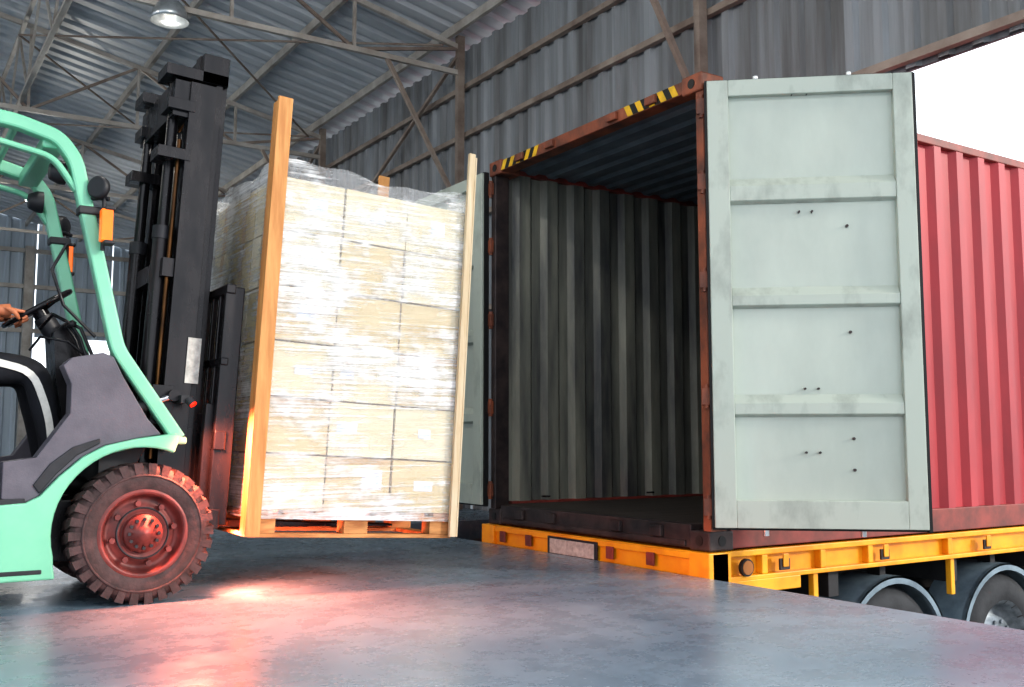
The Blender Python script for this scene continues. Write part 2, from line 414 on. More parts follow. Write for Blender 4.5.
b=B()
for i in range(8):
    x=CX0+.5+i*1.112
    for yy in (CY1-.06,CY0+.06):
        b.cyl((x-.04,yy,CZ0+.2),(x+.04,yy,CZ0+.2),.008,m_steel,8)
b.obj('lashing_bars',cont)

def door(name,hinge,d,s):
    W=1.19;Z0=.285;Z1=2.955
    T=Matrix(((d[0],-d[1],0,hinge[0]),(d[1],d[0],0,hinge[1]),(0,0,1,0),(0,0,0,1)))
    b=B()
    def bx(x0,x1,ya,yb,z0,z1,m): 
        y0,y1=sorted((ya*s,yb*s)); b.box(x0,x1,y0,y1,z0,z1,m)
    t=.052
    bx(.0,.125,-.0,t,Z0,Z1,m_doorf); bx(W-.11,W,-.0,t,Z0,Z1,m_doorf)
    bx(.125,W-.11,.0,t,Z1-.1,Z1,m_doorf); bx(.125,W-.11,.0,t,Z0,Z0+.16,m_doorf)
    bx(.12,W-.1,-.003,.006,Z0+.05,Z1-.05,m_door)
    for z0,z1 in ((2.2,2.345),(1.57,1.685),(.93,1.05)):
        vs=[]
        for x in (.125,W-.11):
            vs+=[(x,.006*s,z0-.005),(x,.047*s,z0+.012),(x,.047*s,z1-.045),(x,.006*s,z1+.01)]
        b.add(vs,[(0,1,2,3),(4,7,6,5),(0,4,5,1),(1,5,6,2),(2,6,7,3),(0,3,7,4)],m_doorf)
    o=b.obj(name,cont,.006,T)
    b=B()
    bx(-.012,W+.014,-.012,.012,Z0-.014,Z0,m_gasket);bx(-.012,W+.014,-.012,.03,Z1,Z1+.008,m_gasket)
    bx(W,W+.02,-.012,.04,Z0-.014,Z1,m_gasket);bx(-.014,0,-.012,.03,Z0,Z1,m_gasket)
    b.obj(name+'_gasket',cont,0,T)
    b=B()
    random.seed(5)
    for z in (2.14,1.09,.72,2.86,.36):
        for x in (.52,.59):
            xx=x+random.uniform(-.02,.02)
            b.cyl(T@Vector((xx,.009*s,z)),T@Vector((xx,.035*s,z)),.007,m_sill,8)
    for z in (2.05,1.42,.8,.62): 
        b.cyl(T@Vector((.80,.006*s,z)),T@Vector((.80,.02*s,z)),.009,m_sill,8)
    b.obj(name+'_bolts',cont)
    b=B()
    for x in (.3,.85):
        b.cyl(T@Vector((x,-.05*s,Z0-.05)),T@Vector((x,-.05*s,Z1+.05)),.017,m_lamp,12)
        for z in (.5,1.1,1.9,2.7): bx(x-.05,x+.05,-.07,.0,z,z+.06,m_redd)
        bx(x,min(x+.4,W-.05),-.085,-.07,1.2 if x<.5 else 1.35,1.24 if x<.5 else 1.39,m_lamp)
    for z in (.4,1.05,1.75,2.35,2.82):
        bx(-.06,.12,-.03,-.003,z-.05,z+.05,m_rust)
        b.cyl((-.03,-.02*s,z-.07),(-.03,-.02*s,z+.07),.018,m_rust,10)
    vs=b.v; hp=Vector((hinge[0],hinge[1],0))
    for i,v in enumerate(vs):
        if (Vector((v.x,v.y,0))-hp).length>2.5: vs[i]=T@v
    b.obj(name+'_lock_rods',cont,.003)
door('door_near',(CX0+.02,CY0-.02),(.763,-.647),-1)
door('door_far',(CX0-.02,CY1+.02),(0,1),1)

# ------------------------------------------------------------ trailer
tr=empty('container_trailer',(4.2,5.53,-1.2))
b=B()
b.box(4.17,4.3,4.27,6.79,-.17,.135,m_yel)
b.box(4.15,4.17,4.3,6.76,.09,.13,m_yel); b.box(4.15,4.17,4.3,6.76,-.17,-.13,m_yel)
for y in (4.27,6.62): b.box(4.14,4.32,y,y+.17,-.2,.137,m_yel)
for y0,y1 in ((4.3,4.38),(6.68,6.76)):
    b.box(4.3,16.3,y0,y1,-.045,-.015,m_yel) ; b.box(4.3,16.3,y0,y1,.1,.137,m_yel)
    b.box(4.3,16.3,(y0+y1)/2-.012 if y0>5 else y1-.02,(y0+y1)/2+.012 if y0>5 else y1,-.045,.137,m_yel)
for x in (4.62,5.15,5.62,6.5,7.9,9.5,11,12.5,14):
    b.box(x,x+.05,4.31,4.375,-.015,.1,m_yel); b.box(x,x+.05,6.69,6.75,-.015,.1,m_yel)
for x in (5.1,6.55,8.0): b.box(x,x+.045,4.33,4.375,-.3,-.03,m_yel)
b.box(4.3,4.95,4.3,4.375,-.12,-.04,m_yel)
b.obj('yellow_frame',tr,.006)
b=B()
for x in (4.75,5.72,6.9):
    b.box(x,x+.09,4.285,4.3,.0,.07,m_sill); b.box(x+.02,x+.07,4.275,4.285,.02,.1,m_yel)
for y in (4.75,5.15,6.1,6.45): b.box(4.135,4.15,y,y+.07,.02,.1,m_redd)
b.obj('twist_locks',tr,.004)
b=B()
for y in (5.05,5.95): 
    b.box(4.3,16,y-.07,y+.07,-.42,-.39,m_chas);b.box(4.3,16,y-.01,y+.01,-.42,-.03,m_chas);b.box(4.3,16,y-.07,y+.07,-.05,-.03,m_chas)
for x in (4.6,5.3,6.6,7.9,9.3,10.7,12.1,13.5,15): b.box(x,x+.1,4.38,6.68,-.22,-.05,m_chas)
for x in (13.0,):
    for y in (4.7,6.3): b.box(x,x+.12,y-.06,y+.06,-1.15,-.05,m_chas)
    b.box(12.95,13.2,4.6,4.8,-1.2,-1.15,m_chas);b.box(12.95,13.2,6.2,6.4,-1.2,-1.15,m_chas)
for x in (5.92,7.23,8.54): b.cyl((x,4.6,-.7),(x,6.5,-.7),.07,m_chas,16)
b.obj('chassis',tr,.004)
b=B()
b.box(4.137,4.148,5.35,5.86,-.0,.1,m_white)
b.box(4.141,4.15,5.32,5.89,-.02,.115,m_dkgray)
b.cyl((4.47,4.285,.035),(4.47,4.31,.035),.052,m_chas,24); b.cyl((4.47,4.28,.035),(4.47,4.3,.035),.042,M('reflector_amber',(190,120,60),.3),24)
b.obj('lights_and_plate',tr,.002)
def twheel(x,y,s):
    b.lathe([(.27,.03),(.3,0),(.42,-.01),(.475,.03),(.5,.07),(.5,.2),(.475,.25),(.42,.27),(.3,.27)],(x,y,-.7),(0,s,0),m_trim,48)
    b.lathe([(.3,.0),(.285,.015),(.27,.03),(.26,.1),(.19,.13),(.17,.06),(.1,.05),(.09,-.03),(.0,-.04)],(x,y,-.7),(0,s,0),m_hub,32)
    for i in range(10):
        a=i*math.pi/5; p=Vector((x+.14*math.cos(a),y+.04*s,-.7+.14*math.sin(a))); b.cyl(p,p+Vector((0,.05*s,0)),.015,m_hub,8)
b=B()
for x in (5.92,7.23,8.54): twheel(x,4.36,1); twheel(x,6.7,-1)
b.obj('wheels',tr)
b=B()
for x in (5.92,7.23,8.54):
    for y0,y1 in ((4.33,4.68),(6.38,6.73)):
        R=.575;nn=20
        a=[math.radians(12+156*i/nn) for i in range(nn+1)]
        o=[(x+R*math.cos(t),-.7+R*math.sin(t)) for t in a]; i_=[(x+(R-.012)*math.cos(t),-.7+(R-.012)*math.sin(t)) for t in a][::-1]
        n=len(o)
        for k in range(n-1):
            q=[o[k],o[k+1],i_[n-2-k],i_[n-1-k]]
            b.prism(q,y0,y1,m_guard)
        yy=y0 if y0<5 else y1-.03
        i_=[(x+(R-.05)*math.cos(t),-.7+(R-.05)*math.sin(t)) for t in a][::-1]
        for k in range(n-1): b.prism([o[k],o[k+1],i_[n-2-k],i_[n-1-k]],yy,yy+.03,m_guard)
        b.box(x-.03,x+.03,y0+.1,y0+.2,-.13,-.03,m_chas)
b.obj('mudguards',tr)

# ------------------------------------------------------------ forklift
YC=5.67; TH=math.radians(3.2)
piv=Vector((1.18,0,.35))
TT=Matrix.Translation(piv)@Matrix.Rotation(TH,4,'Y')@Matrix.Translation(-piv)
fk=empty('forklift',(0,YC,0))
def fwheel(name,x,yo,s,R,w):
    b=B(); z=R
    r0=R*.6
    b.lathe([(r0,.012),(r0+.012,.0),(R*.8,-.004),(R-.035,.006),(R-.012,.03),(R-.012,w-.03),(R-.035,w-.006),(R*.8,w),(r0,w-.01)],(x,yo,z),(0,s,0),m_rubber,64)
    nl=30
    for i in range(nl):
        for side in (0,1):
            a=2*math.pi*(i+.5*side)/nl; da=2*math.pi/nl*.29
            y0=(0.002 if side==0 else w*.5-.01);y1=(w*.5+.01 if side==0 else w-.002)
            vs=[]
            for rr in (R-.03,R):
                for aa,yy in ((a-da,y0 if side==0 else y1),(a+da,y0 if side==0 else y1),(a+da+.08*(1 if side==0 else -1),y1 if side==0 else y0),(a-da+.08*(1 if side==0 else -1),y1 if side==0 else y0)):
                    vs.append((x+rr*math.cos(aa),yo+s*yy,z+rr*math.sin(aa)))
            b.add(vs,[(0,1,2,3),(4,5,6,7),(0,1,5,4),(1,2,6,5),(2,3,7,6),(3,0,4,7)],m_rubber)
    for i in range(nl):
        a=2*math.pi*i/nl; da=.06
        vs=[(x+rr*math.cos(aa),yo+s*yy,z+rr*math.sin(aa)) for rr,yy in ((R-.055,-.003),(R-.004,.002)) for aa in (a-da,a+da)]+[(x+rr*math.cos(aa),yo+s*yy,z+rr*math.sin(aa)) for rr,yy in ((R-.055,.02),(R-.004,.02)) for aa in (a-da,a+da)]
        b.add(vs,[(0,1,3,2),(4,5,7,6),(0,1,5,4),(2,3,7,6),(0,2,6,4),(1,3,7,5)],m_rubber)
    b.lathe([(R*.80,-.0035),(R*.81,-.009),(R*.83,-.009),(R*.84,-.002)],(x,yo,z),(0,s,0),m_rubber,64)
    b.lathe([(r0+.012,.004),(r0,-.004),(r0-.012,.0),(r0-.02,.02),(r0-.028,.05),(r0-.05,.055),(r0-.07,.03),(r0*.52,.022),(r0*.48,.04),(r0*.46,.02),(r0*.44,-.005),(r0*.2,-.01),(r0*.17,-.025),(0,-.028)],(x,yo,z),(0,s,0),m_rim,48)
    b.lathe([(r0*.62,.026),(r0*.61,.018),(r0*.585,.018),(r0*.575,.026)],(x,yo,z),(0,s,0),m_dkgray,48)
    for i in range(8):
        a=math.pi*i/4+.2; rr=r0*.72
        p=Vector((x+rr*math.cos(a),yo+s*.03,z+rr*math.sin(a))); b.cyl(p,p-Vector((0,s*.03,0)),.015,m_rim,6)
    for i in range(12):
        a=math.pi*i/6; rr=r0*.34
        p=Vector((x+rr*math.cos(a),yo+s*.0,z+rr*math.sin(a))); b.cyl(p,p-Vector((0,s*.018,0)),.009,m_dkgray,6)
    b.obj(name,fk)
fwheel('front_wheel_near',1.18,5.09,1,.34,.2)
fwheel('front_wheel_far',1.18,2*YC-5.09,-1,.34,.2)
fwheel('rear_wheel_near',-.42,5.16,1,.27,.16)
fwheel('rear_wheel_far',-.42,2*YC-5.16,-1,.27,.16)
b=B()
b.cyl((1.18,5.2,.34),(1.18,6.14,.34),.09,m_black,20); b.cyl((-.42,5.25,.27),(-.42,6.1,.27),.06,m_black,16)
b.box(-.5,1.1,5.35,6.0,.2,.5,m_black)
b.obj('axles',fk,.01)
Y0=5.15;Y1=2*YC-5.15
def arc(cx,cz,R,a0,a1,n=14): return [(cx+R*math.cos(math.radians(a0+(a1-a0)*i/n)),cz+R*math.sin(math.radians(a0+(a1-a0)*i/n))) for i in range(n+1)]
b=B()
fend=[(-.1,.14),(.80,.14)]+[(.79,.2)]+arc(1.18,.35,.405,195,68,18)+[(1.36,.81),(1.33,.825),(1.15,.80),(1.0,.765),(.9,.71),(.80,.62),(.72,.53),(.66,.50),(.5,.49),(-.1,.49)]
b.prism(fend,Y0,Y0+.05,m_green); b.prism(fend,Y1-.05,Y1,m_green)
sk=[(1.36,.81),(1.33,.825),(1.15,.80),(1.0,.765),(.9,.71),(.80,.62),(.80,.57),(.92,.66),(1.02,.72),(1.16,.755),(1.34,.77)]
b.prism(sk,Y0+.05,Y0+.24,m_green); b.prism(sk,Y1-.24,Y1-.05,m_green)
b.obj('green_side_frame',fk,.01)
b=B()
b.box(.3,.74,Y0-.006,Y0+.01,.17,.19,m_dkgray); b.box(-.1,.66,Y0+.02,Y1-.02,.49,.52,m_dkgray)
b.box(.35,.62,Y0+.05,Y0+.35,.27,.3,m_dkgray)
b.obj('step_plates',fk,.004)
b=B()
cowl=[(.56,.52),(.66,.50),(.72,.53),(.80,.62),(.9,.71),(1.0,.765),(1.15,.80),(1.27,.82),(1.2,.9),(1.08,1.1),(1.03,1.2),(.98,1.22),(.84,1.19),(.80,1.15),(.84,1.06),(.84,.92),(.76,.80),(.7,.71),(.56,.69)]
b.prism(cowl,Y0+.03,Y0+.16,m_gray); b.prism(cowl,Y1-.16,Y1-.03,m_gray)
dash=[(1.25,.8),(1.2,.9),(1.1,1.1),(1.04,1.2),(.97,1.22),(.9,1.2),(.93,1.05),(1.0,.75),(1.0,.52),(1.1,.5)]
b.prism(dash,Y0+.16,Y1-.16,m_dkgray)
b.prism([(.72,.54),(.79,.63),(.88,.72),(.98,.775),(.98,.80),(.86,.76),(.76,.68),(.69,.58)],Y0+.02,Y0+.03,m_dkgray)
b.obj('grey_cowl',fk,.018)
b=B()
b.prism([(-1.15,.22),(-1.18,.6),(-1.15,.9),(-1.0,1.05),(-.7,1.08),(-.55,1.02),(-.55,.5),(-.75,.5)]+arc(-.42,.27,.34,140,180,4)+[(-.8,.2)],Y0+.02,Y1-.02,m_green)
b.prism([(-.75,.5),(-.72,1.0),(-.5,1.02),(.2,.90),(.3,.85),(.3,.5)],Y0+.06,Y1-.06,m_gray)
b.obj('counterweight_and_hood',fk,.03)
b=B()
b.prism([(-.18,.90),(-.2,.98),(.1,.985),(.3,1.0),(.34,.97),(.3,.90)],YC-.24,YC+.24,m_dkgray)
b.prism([(-.18,.95),(-.14,1.02),(-.2,1.35),(-.26,1.58),(-.33,1.58),(-.34,1.3),(-.28,1.0)],YC-.22,YC+.22,m_dkgray)
b.obj('seat',fk,.03)
b=B()
for yy,sg in ((5.22,1),(2*YC-5.22,-1)):
    pts=rnd([(1.36,yy,.80),(1.05,yy,1.24),(.82,yy,2.17),(.74,yy,2.27),(.55,yy,2.32),(-.45,yy,2.40),(-.62,yy,2.27),(-.85,yy,1.0)],.05,5)
    b.sweep(pts,rect(.075,.07),m_green,up=(0,1,0))
    b.sweep(rnd([(.83,yy,2.02),(.72,yy,2.17),(.45,yy,2.22)],.06,5),rect(.05,.03),m_green,up=(0,1,0))
for x,z in ((.72,2.25),(-.5,2.38)): b.box(x-.05,x+.05,5.22,2*YC-5.22,z-.035,z+.035,m_green)
for i in range(7):
    x=.56-i*.16; b.box(x-.015,x+.015,5.25,2*YC-5.25,2.31,2.36,m_green)
b.box(1.18,1.4,Y0+.03,Y0+.13,.77,.81,m_green);b.box(1.18,1.4,Y1-.13,Y1-.03,.77,.81,m_green)
b.obj('overhead_guard',fk,.012)
b=B()
def lampset(yy,s):
    b.tube([(.86,yy,1.98),(.93,yy-.05*s,1.985),(.97,yy-.08*s,1.98)],.012,m_dkgray,8)
    b.box(.84,.95,yy-.05,yy+.045,1.90,1.94,m_dkgray)
    b.tube([(.95,yy-.07*s,1.72),(.95,yy-.07*s,1.98),(.955,yy-.07*s,2.0)],.01,m_dkgray,8)
    b.lathe([(0,-.02),(.04,-.015),(.056,.0),(.06,.02),(.05,.035),(0,.03)],(.93,yy-.07*s,2.03),(-1,-.9*s,0),m_dkgray,24)
    b.box(.93,.985,yy-.1*s-.03,yy-.1*s+.03,1.76,1.92,m_orange)
    b.box(.945,.995,yy-.1*s-.035,yy-.1*s+.035,1.745,1.765,m_dkgray); b.box(.945,.995,yy-.1*s-.035,yy-.1*s+.035,1.915,1.935,m_dkgray)
lampset(5.22,1); lampset(2*YC-5.22,-1)
for yy in (5.3,2*YC-5.3):
    b.lathe([(0,-.05),(.04,-.045),(.06,.0),(.06,.03)],(.76,yy,2.12),(1,0,0),m_dkgray,20)
    b.lathe([(0,.035),(.055,.03),(.06,.02)],(.76,yy,2.12),(1,0,0),m_mirror,20)
b.obj('lamps_and_mirrors',fk,.006)
b=B()
sc_=Vector((.74,YC,1.475)); ax=Vector((-.55,0,.83)).normalized(); e1=Vector((0,1,0)); e2=ax.cross(e1)
b.tube([sc_+(e1*math.cos(t)+e2*math.sin(t))*.18 for t in [2*math.pi*i/40 for i in range(40)]],.014,m_black,10,closed=True)
for t in (math.pi/2,math.pi*7/6,math.pi*11/6): b.beam(sc_-ax*.02,sc_+(e1*math.cos(t)+e2*math.sin(t))*.18,.03,.012,m_black)
b.cyl(sc_-ax*.06,sc_+ax*.015,.04,m_black,20)
b.cyl(sc_-ax*.05,sc_-ax*.42,.05,m_dkgray,16)
b.prism([(.80,1.34),(.86,1.40),(.98,1.22),(1.0,.9),(.86,.9),(.82,1.1)],YC-.16,YC+.14,m_black)
for i in range(3):
    y=YC-.2-i*.06
    b.tube([(.95,y,1.15),(.9,y,1.3),(.86,y,1.36)],.008,m_black,8); b.lathe([(0,-.022),(.018,-.012),(.02,.01),(0,.022)],(.86,y,1.37),(0,0,1),m_black,12)
b.tube([(.98,YC-.3,1.18),(.9,YC-.32,1.35),(.78,YC-.25,1.42),(.74,YC-.12,1.36)],.009,m_black,8)
b.tube([(.98,YC-.28,1.18),(.84,YC-.34,1.28),(.72,YC-.3,1.3),(.7,YC-.1,1.25)],.007,m_black,8)
b.tube([(.8,5.23,1.75),(.74,5.25,1.62),(.8,5.25,1.45),(.95,5.24,1.3)],.008,m_black,8)
b.obj('steering_and_levers',fk)
b=B()
for s_ in (1,-1):
    f=lambda y: YC+(y-YC)*s_
    def bb(x0,x1,ya,yb,z0,z1,m):
        y0,y1=sorted((f(ya),f(yb))); b.box(x0,x1,y0,y1,z0,z1,m)
    bb(1.26,1.285,5.29,5.37,.12,2.72,m_black); bb(1.375,1.40,5.29,5.37,.12,2.72,m_black); bb(1.26,1.40,5.285,5.30,.12,2.72,m_black)
    bb(1.31,1.33,5.37,5.43,.16,2.90,m_black); bb(1.435,1.465,5.33,5.43,.16,2.90,m_black); bb(1.31,1.455,5.355,5.37,.16,2.90,m_black)
    bb(1.40,1.435,5.31,5.35,.5,2.90,m_black)
    b.cyl((1.205,f(5.40),.15),(1.205,f(5.40),1.9),.045,m_black,20); b.cyl((1.205,f(5.40),1.9),(1.205,f(5.40),2.72),.03,m_black,16)
    b.cyl((1.205,f(5.40),1.86),(1.205,f(5.40),1.93),.05,m_dkgray,20)
    b.tube([(1.35,f(5.47),.4),(1.35,f(5.47),2.6),(1.38,f(5.47),2.68),(1.41,f(5.47),2.6),(1.41,f(5.47),1.2)],.013,m_brass,8)
    b.tube([(1.3,f(5.5),.4),(1.29,f(5.5),1.5),(1.3,f(5.5),2.5)],.02,m_black,8)
    b.tube([(1.235,f(5.33),.7),(1.235,f(5.33),1.6),(1.235,f(5.33),2.4)],.012,m_brass,8)
    bb(1.44,1.47,5.44,5.465,.6,2.6,m_brass)
    bb(1.12,1.29,5.28,5.45,2.28,2.34,m_black); bb(1.15,1.29,5.28,5.45,2.55,2.61,m_black)
    bb(1.13,1.46,5.30,5.5,2.74,2.80,m_black); bb(1.20,1.31,5.27,5.31,.88,1.08,m_black)
for z0,z1,x0,x1 in ((2.52,2.72,1.18,1.27),(2.74,2.9,1.32,1.46),(1.65,1.75,1.2,1.26),(.3,.5,1.2,1.27),(.16,.26,1.3,1.44),(1.1,1.2,1.3,1.34)):
    b.box(x0,x1,5.30,2*YC-5.30,z0,z1,m_black)
b.cyl((1.33,YC,.2),(1.33,YC,1.9),.075,m_black,20); b.cyl((1.33,YC,1.9),(1.33,YC,2.2),.03,m_steel,16)
for yo in (-.13,.13): b.cyl((1.3,YC+yo,.3),(1.3,YC+yo,2.5),.035,m_black,16)
for s2 in (-.09,.09): b.cyl((1.33,YC+s2-.02,2.2),(1.33,YC+s2+.02,2.2),.06,m_dkgray,20)
for yy in (5.4,2*YC-5.4): b.cyl((1.23,yy-.03,2.66),(1.23,yy+.03,2.66),.06,m_dkgray,20)
b.obj('mast',fk,.005,TT)
b=B()
b.box(1.36,1.43,5.278,5.283,1.10,1.34,m_white)
b.obj('mast_stickers',fk,0,TT)
b=B()
for yy in (5.25,2*YC-5.25):
    b.cyl((.98,yy,.88),(1.2,yy,.965),.035,m_dkgray,16); b.cyl((1.18,yy,.957),(1.33,yy,1.015),.018,m_steel,14)
    b.cyl((1.34,yy-.03,1.02),(1.34,yy+.05,1.02),.03,m_black,16)
b.obj('tilt_cylinders',fk)
b=B()
b.box(1.50,1.56,5.14,2*YC-5.14,.36,.46,m_black); b.box(1.50,1.56,5.14,2*YC-5.14,.76,.86,m_black)
for yy in (5.40,5.94): b.box(1.45,1.52,yy-.06,yy+.06,.3,.95,m_black)
for yy in (5.15,2*YC-5.19): b.box(1.5,1.60,yy,yy+.04,.38,1.62,m_black)
b.box(1.5,1.55,5.14,2*YC-5.14,1.58,1.63,m_black); b.box(1.5,1.54,5.14,2*YC-5.14,1.2,1.24,m_black)
for i in range(7):
    y=5.3+i*.123; b.box(1.51,1.54,y-.012,y+.012,.86,1.6,m_black)
b.box(1.46,1.52,5.2,5.26,.35,1.0,m_black)
for yy in (5.40,5.94):
    b.box(1.565,1.61,yy-.06,yy+.06,.355,.95,m_black)
    vs=[(1.565,yy-.06,.355),(1.565,yy+.06,.355),(1.565,yy+.06,.4),(1.565,yy-.06,.4),(2.65,yy-.05,.372),(2.65,yy+.05,.372),(2.65,yy+.05,.385),(2.65,yy-.05,.385)]
    b.add(vs,[(0,1,2,3),(4,5,6,7),(0,1,5,4),(1,2,6,5),(2,3,7,6),(3,0,4,7)],m_black)
b.obj('carriage_and_forks',fk,.006,TT)
b=B()
b.cyl((1.40,5.17,1.0),(1.415,5.155,.975),.024,m_dkgray,16); b.cyl((1.415,5.155,.975),(1.418,5.152,.970),.018,m_added_redlamp,16)
b.box(1.36,1.40,5.17,5.29,.98,1.02,m_dkgray)
b.cyl((1.50,5.25,.34),(1.53,5.25,.31),.03,m_dkgray,16); b.cyl((1.53,5.25,.31),(1.535,5.25,.305),.024,m_added_redlamp,16)
b.obj('added_red_glow_lamps',fk)  # invented lamps, added to cast a red glow on wheel and floor

# ------------------------------------------------------------ pallet + load
LX0,LX1,LY0,LY1=1.70,2.87,5.06,6.16; LZ0,LZ1=.465,2.25
pal=empty('wooden_pallet',(2.3,YC,.35))
b=B()
for i in range(7):
    w=.12; x=LX0-.01+i*((LX1-LX0+.02-w)/6); b.box(x,x+w,LY0,LY1,LZ0-.022,LZ0-.001,m_pallet)
for y in (LY0,(LY0+LY1)/2-.05,LY1-.1): 
    b.box(LX0-.01,LX1+.01,y,y+.1,LZ0-.042,LZ0-.0225,m_pallet)
    for x in (LX0-.01,(LX0+LX1)/2-.07,LX1-.13): b.box(x,x+.14,y,y+.1,LZ0-.118,LZ0-.0425,m_pallet)
    b.box(LX0-.01,LX1+.01,y,y+.1,LZ0-.14,LZ0-.1185,m_pallet)
for x in (LX0-.01,LX1-.09): b.box(x,x+.1,LY0+.1,LY1-.1,LZ0-.14,LZ0-.1185,m_pallet)
b.obj('pallet_boards',pal,.003,TT)

ld=empty('shrink_wrapped_carton_stack',(2.3,YC,.47))
b=B();nx,ny,nz=3,3,6
wx=(LX1-LX0)/nx;wy=(LY1-LY0)/ny;wz=(LZ1-LZ0)/nz
random.seed(11)
for i in range(nx):
    for j in range(ny):
        for k in range(nz):
            if 0<j<ny-1 and 0<i<nx-1 and k<nz-1: continue
            jx,jy=random.uniform(-.004,.004),random.uniform(-.006,.004)
            x0=LX0+i*wx+.006+jx;x1=LX0+(i+1)*wx-.006+jx;y0=LY0+j*wy+.006+jy;y1=LY0+(j+1)*wy-.006+jy
            z0=LZ0+k*wz+.001;z1=LZ0+(k+1)*wz-.009
            b.box(x0,x1,y0,y1,z0,z1,random.choice((m_carton,m_carton2,m_carton2)))
            ym=(y0+y1)/2
            if j==0:
                if random.random()<.25: b.box(x0+.0,x1-.0,y0-.0015,y0,z1-.035,z1,m_tape)
                lx=x0+random.uniform(.02,.24); lw=random.uniform(.07,.12)
                if random.random()<.7: b.box(lx,lx+lw,y0-.002,y0,z0+.12,z0+.12+random.uniform(.05,.1),m_label)
            if i==0: b.box(x0-.0015,x0,ym-.03,ym+.03,z0,z1,m_tape)
b.obj('cartons',ld,.006,TT)
b=B()
b.box(LX0+.03,LX1-.03,LY0+.02,LY1-.02,LZ0+.01,LZ1-.02,m_gap)
b.obj('carton_gaps',ld,0,TT)
b=B()
b.box(1.655,1.735,LY0-.045,LY0-.02,.33,2.66,m_wood)
b.box(1.655,1.675,LY0-.018,LY0+.04,.33,2.64,m_wood)
b.box(2.848,2.888,LY0-.045,LY0-.02,.335,2.60,m_woodp); b.box(2.889,2.9,LY0-.045,LY0+.03,.335,2.58,m_woodp)
b.box(2.80,2.88,LY1+.02,LY1+.04,.34,2.72,m_wood)
b.obj('corner_planks',ld,.003,TT)
b=B(); o=.014
per=[]
def seg(a,c,n):
    for i in range(n): t=i/n; per.append((a[0]+(c[0]-a[0])*t,a[1]+(c[1]-a[1])*t))
c4=[(LX0-o,LY0-o),(LX1+o,LY0-o),(LX1+o,LY1+o),(LX0-o,LY1+o)]
for i in range(4): seg(c4[i],c4[(i+1)%4],36)
cx,cy=(LX0+LX1)/2,(LY0+LY1)/2
n=len(per);rows=70;vs=[]
random.seed(8)
rowo=[random.uniform(-.003,.003) for _ in range(rows+1)]
for r in range(rows+1):
    z=.42+(2.325-.42)*r/rows
    for i,(x,y) in enumerate(per):
        k=1+ (rowo[r]+.0025*math.sin(i*.9+r*.7)+random.uniform(-.001,.001))
        if z>2.26: k-= .03*(z-2.26)/.065*(.5+.5*math.sin(i*.35))
        zz=z+ (.018*math.sin(i*.23)+.01*math.sin(i*.61) if r==rows else 0)
        vs.append((cx+(x-cx)*k,cy+(y-cy)*k,zz))
b.add(vs,[(r*n+i,r*n+(i+1)%n,(r+1)*n+(i+1)%n,(r+1)*n+i) for r in range(rows) for i in range(n)],m_film,True)
b.obj('stretch_film',ld,0,TT,recalc=False)

# ------------------------------------------------------------ driver
dr=empty('forklift_driver',(.1,YC,1.0))
def skin(name,V,E,mat,root=0):
    me=bpy.data.meshes.new(name);me.from_pydata([v[0] for v in V],E,[]);me.materials.append(mat)
    ob=bpy.data.objects.new(name,me);sc.collection.objects.link(ob)
    md=ob.modifiers.new('skin','SKIN');md.use_smooth_shade=True
    sv=me.skin_vertices[0].data
    for i,v in enumerate(V):
        r=v[1]; sv[i].radius=(r,r) if not isinstance(r,tuple) else r
        sv[i].use_root=(i==root)
    s2=ob.modifiers.new('sub','SUBSURF');s2.levels=2;s2.render_levels=2
    par(ob,dr);return ob
y=YC
V=[((.07,y,1.10),(.15,.17)),((.08,y,1.25),(.13,.16)),((.14,y,1.42),(.13,.18)),((.19,y,1.56),(.10,.15)),((.21,y,1.64),(.06,.065)),
 ((.20,y-.19,1.57),.072),((.30,y-.27,1.35),.06),((.41,y-.22,1.38),.054),((.48,y-.145,1.43),.04),
 ((.20,y+.19,1.57),.072),((.30,y+.27,1.35),.06),((.41,y+.22,1.38),.054),((.48,y+.145,1.43),.04),
 ((.16,y-.12,1.10),.105),((.44,y-.16,1.15),.096),((.72,y-.18,1.14),.082),((.78,y-.18,.92),.07),((.82,y-.18,.66),.048),
 ((.16,y+.12,1.10),.105),((.44,y+.15,1.15),.096),((.72,y+.16,1.14),.082),((.78,y+.16,.92),.07),((.82,y+.16,.66),.048)]
E=[(0,1),(1,2),(2,3),(3,4),(3,5),(5,6),(6,7),(7,8),(3,9),(9,10),(10,11),(11,12),(0,13),(13,14),(14,15),(15,16),(16,17),(0,18),(18,19),(19,20),(20,21),(21,22)]
skin('clothed_body',V,E,m_cloth)
b=B()
for s_ in (-1,1):
    yy=y+.17*s_
    b.tube([(.78,yy,.60),(.86,yy,.58),(.94,yy,.565),(.99,yy,.56)],.05,m_boot,14,radii=[1,1,.95,.6]); b.cyl((.82,yy,.68),(.81,yy,.58),.055,m_boot,16)
    b.sweep(rnd([(.54,yy+.084*s_,1.17),(.70,yy+.084*s_,1.13),(.78,yy+.072*s_,.92),(.81,yy+.05*s_,.72)],.08,4),rect(.012,.035),m_vest,up=(0,1,0))
    b.sweep(rnd([(.26,y+.1*s_,1.62),(.31,y+.1*s_,1.5),(.28,y+.1*s_,1.3),(.26,y+.1*s_,1.2)],.05,4),rect(.012,.05),m_vest,up=(1,0,0))
b.obj('boots_and_reflective_bands',dr)
b=B()
hc=Vector((.24,y,1.80)); nu,nv=28,20; vs=[]
